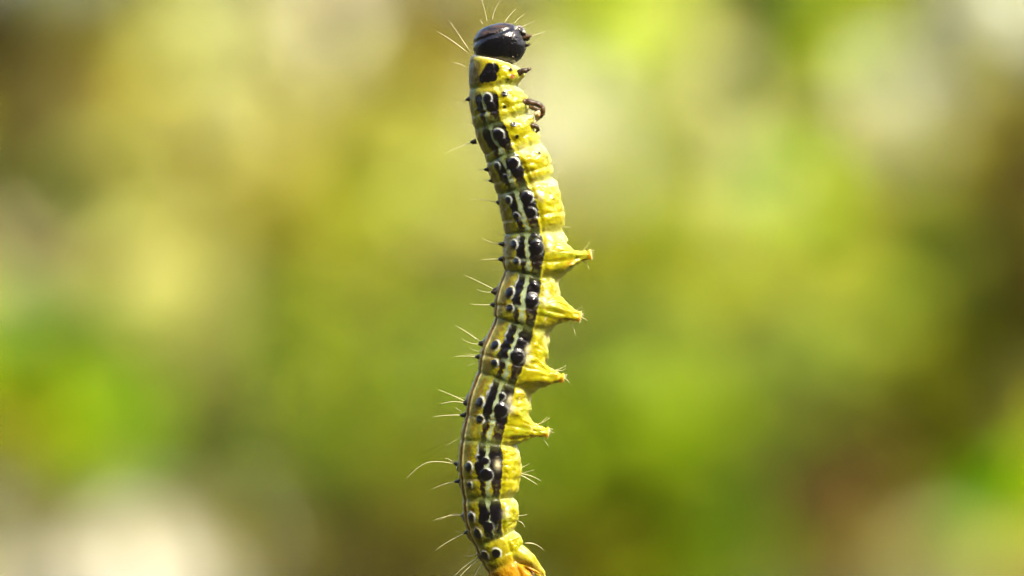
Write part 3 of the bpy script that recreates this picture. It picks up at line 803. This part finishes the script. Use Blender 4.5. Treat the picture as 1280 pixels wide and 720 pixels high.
# ---- bristles, each a hair of its own (photo points from root to tip)
HAIRS = [
 # head and neck
 [(584,66),(566,52),(547,40)],[(587,64),(575,46),(563,28)],[(583,85),(574,80),(565,79)],[(609,29),(606,14),(602,0)],[(615,28),(620,10),(630,-2)],
 [(630,30),(637,20),(645,12)],[(642,31),(648,24),(656,18)],[(651,35),(659,31),(668,27)],[(660,46),(670,44),(681,40)],[(604,31),(601,27),(602,25)],
 # back
 [(584,125),(577,129),(569,134)],[(590,178),(572,185),(555,193)],[(607,212),(600,212),(592,214)],[(622,253),(604,250),(586,249)],[(613,226),(607,226),(603,228)],
 [(625,305),(613,303),(603,297)],[(625,324),(613,324),(601,325)],[(618,362),(600,353),(581,344)],[(616,365),(607,365),(597,362)],[(615,381),(602,381),(588,380)],
 [(601,428),(586,417),(570,407)],[(600,430),(589,429),(578,424)],[(596,446),(582,445),(567,446)],
 [(582,502),(565,494),(548,487)],[(581,504),(566,502),(551,505)],[(577,519),(560,519),(541,521)],
 [(570,580),(553,577),(535,577),(521,585),(507,599)],[(570,602),(556,605),(539,612)],[(569,579),(561,574),(556,573)],
 [(579,645),(560,645),(541,651)],[(579,644),(566,642),(557,646),(549,650)],[(582,666),(562,676),(544,688)],
 # tail
 [(594,674),(588,685),(585,696)],[(598,697),(582,707),(566,722)],[(599,700),(588,707),(578,717),(570,726)],[(604,704),(597,713),(590,726)],[(600,690),(588,695),(579,693)],[(607,708),(603,716),(599,728)],
 # belly side
 [(728,313),(733,309),(737,302)],[(738,315),(741,313),(744,314)],[(726,325),(733,330),(737,338)],[(731,311),(735,306),(735,303)],
 [(714,388),(722,387),(728,383)],[(724,395),(730,398),(734,401)],[(712,404),(717,411),(719,419)],[(717,388),(725,389),(729,387)],
 [(692,463),(700,461),(707,457)],[(703,471),(709,475),(712,479)],[(694,463),(702,463),(707,461)],
 [(672,530),(680,527),(687,522)],[(683,539),(689,540),(693,541)],[(674,545),(680,550),(686,558)],[(675,530),(681,524),(684,521)],
 [(651,585),(657,582),(662,579)],[(651,592),(664,595),(676,601)],[(651,594),(661,599),(672,606)],
 [(647,645),(653,644),(659,643)],[(648,651),(653,654),(656,659)],[(656,679),(668,680),(680,688)],
 [(690,206),(694,203),(699,201)],[(706,248),(709,246),(712,244)],[(668,120),(666,112),(664,106)],
]
FINE = len(HAIRS)
for k in range(34):                      # finer down between the long bristles
    i = int(rng.integers(60, NS - 60)); side = -1 if k % 3 else 1
    e = np.array([cx[i] + side * (rad[i] - 1) * ty[i], ys[i] - side * (rad[i] - 1) * tx[i]])
    if side > 0 and 290 < e[1] < 560: continue
    L = rng.uniform(9, 22); a = rng.normal() * 0.45
    d = np.array([side * math.cos(a), math.sin(a) + 0.15 * (-1 if e[1] < 480 else 1)])
    HAIRS.append([tuple(e), tuple(e + d * L * .5 + (0, rng.normal() * 1.2)), tuple(e + d * L)])
FINE2 = len(HAIRS)
for (bx, by, ph0, tpx, tpy, tq, Rf) in PRO[:4]:
    for k in range(7):
        a = (k - 3) * 0.42
        d0 = np.array([tpx - bx, tpy - by], float); d0 /= np.linalg.norm(d0)
        n0 = np.array([-d0[1], d0[0]])
        st = np.array([tpx, tpy]) - d0 * 1.0 + n0 * a * 3.4
        HAIRS.append([tuple(st), tuple(st + d0 * 2.0 + n0 * a * 1.5), tuple(st + d0 * rng.uniform(2, 4) + n0 * a * rng.uniform(1, 2.5))])
def bez(pts, n=9):
    pts = np.array(pts, float)
    if len(pts) == 3:
        t = np.linspace(0, 1, n)[:, None]
        c = 2 * pts[1] - (pts[0] + pts[2]) / 2
        return (1 - t) ** 2 * pts[0] + 2 * t * (1 - t) * c + t * t * pts[2]
    s = np.linspace(0, len(pts) - 1, 14)
    return np.stack([smooth1(np.interp(s, np.arange(len(pts)), pts[:, k]), 1) for k in range(pts.shape[1])], 1)
def tubercle(px, py, dx, dy):
    n = math.hypot(dx, dy); dx, dy = dx / n, dy / n
    px, py = px - dx * 2.4, py - dy * 2.4
    p = [(px - dx * 4, py - dy * 4, 3.0), (px - dx * 1, py - dy * 1, 3.3), (px + dx * 1.2, py + dy * 1.2, 3.5), (px + dx * 2.8, py + dy * 2.8, 3.8), (px + dx * 3.8, py + dy * 3.8, 4)]
    v, f = tube(p, np.array([3.9, 3.5, 2.6, 1.6, 0.6]) * rng.uniform(0.75, 1.1), 14)
    link_mesh('tubercle', W(v), f, M_WART, root)
M_WART = chitin_material('wart', (0.003, 0.002, 0.003), (0.02, 0.012, 0.006), 0.2, 0.35, 200)
for h in HAIRS[:FINE]:
    (x0, y0), (x1, y1) = h[0], h[1]
    if 110 < y0 < 670 and x1 < x0 and x0 < 640: tubercle(x0 - 1.0, y0, x1 - x0, (y1 - y0) * .5)
for ih, h in enumerate(HAIRS):
    p = bez(h)
    ln = np.linalg.norm(p[-1] - p[0])
    q0 = 4.0 if p[0][1] > 70 else 10.0
    q = q0 + np.linspace(0, 1, len(p)) ** 1.5 * rng.normal() * 0.12 * ln
    p3 = np.column_stack([p, q])
    v, f = tube(p3, np.linspace(0.54, 0.17, len(p)) * (0.5 if FINE <= ih < FINE2 else 0.8 if ln < 20 else 1.0), 6)
    link_mesh('bristle', W(v), f, M_HAIR, root)
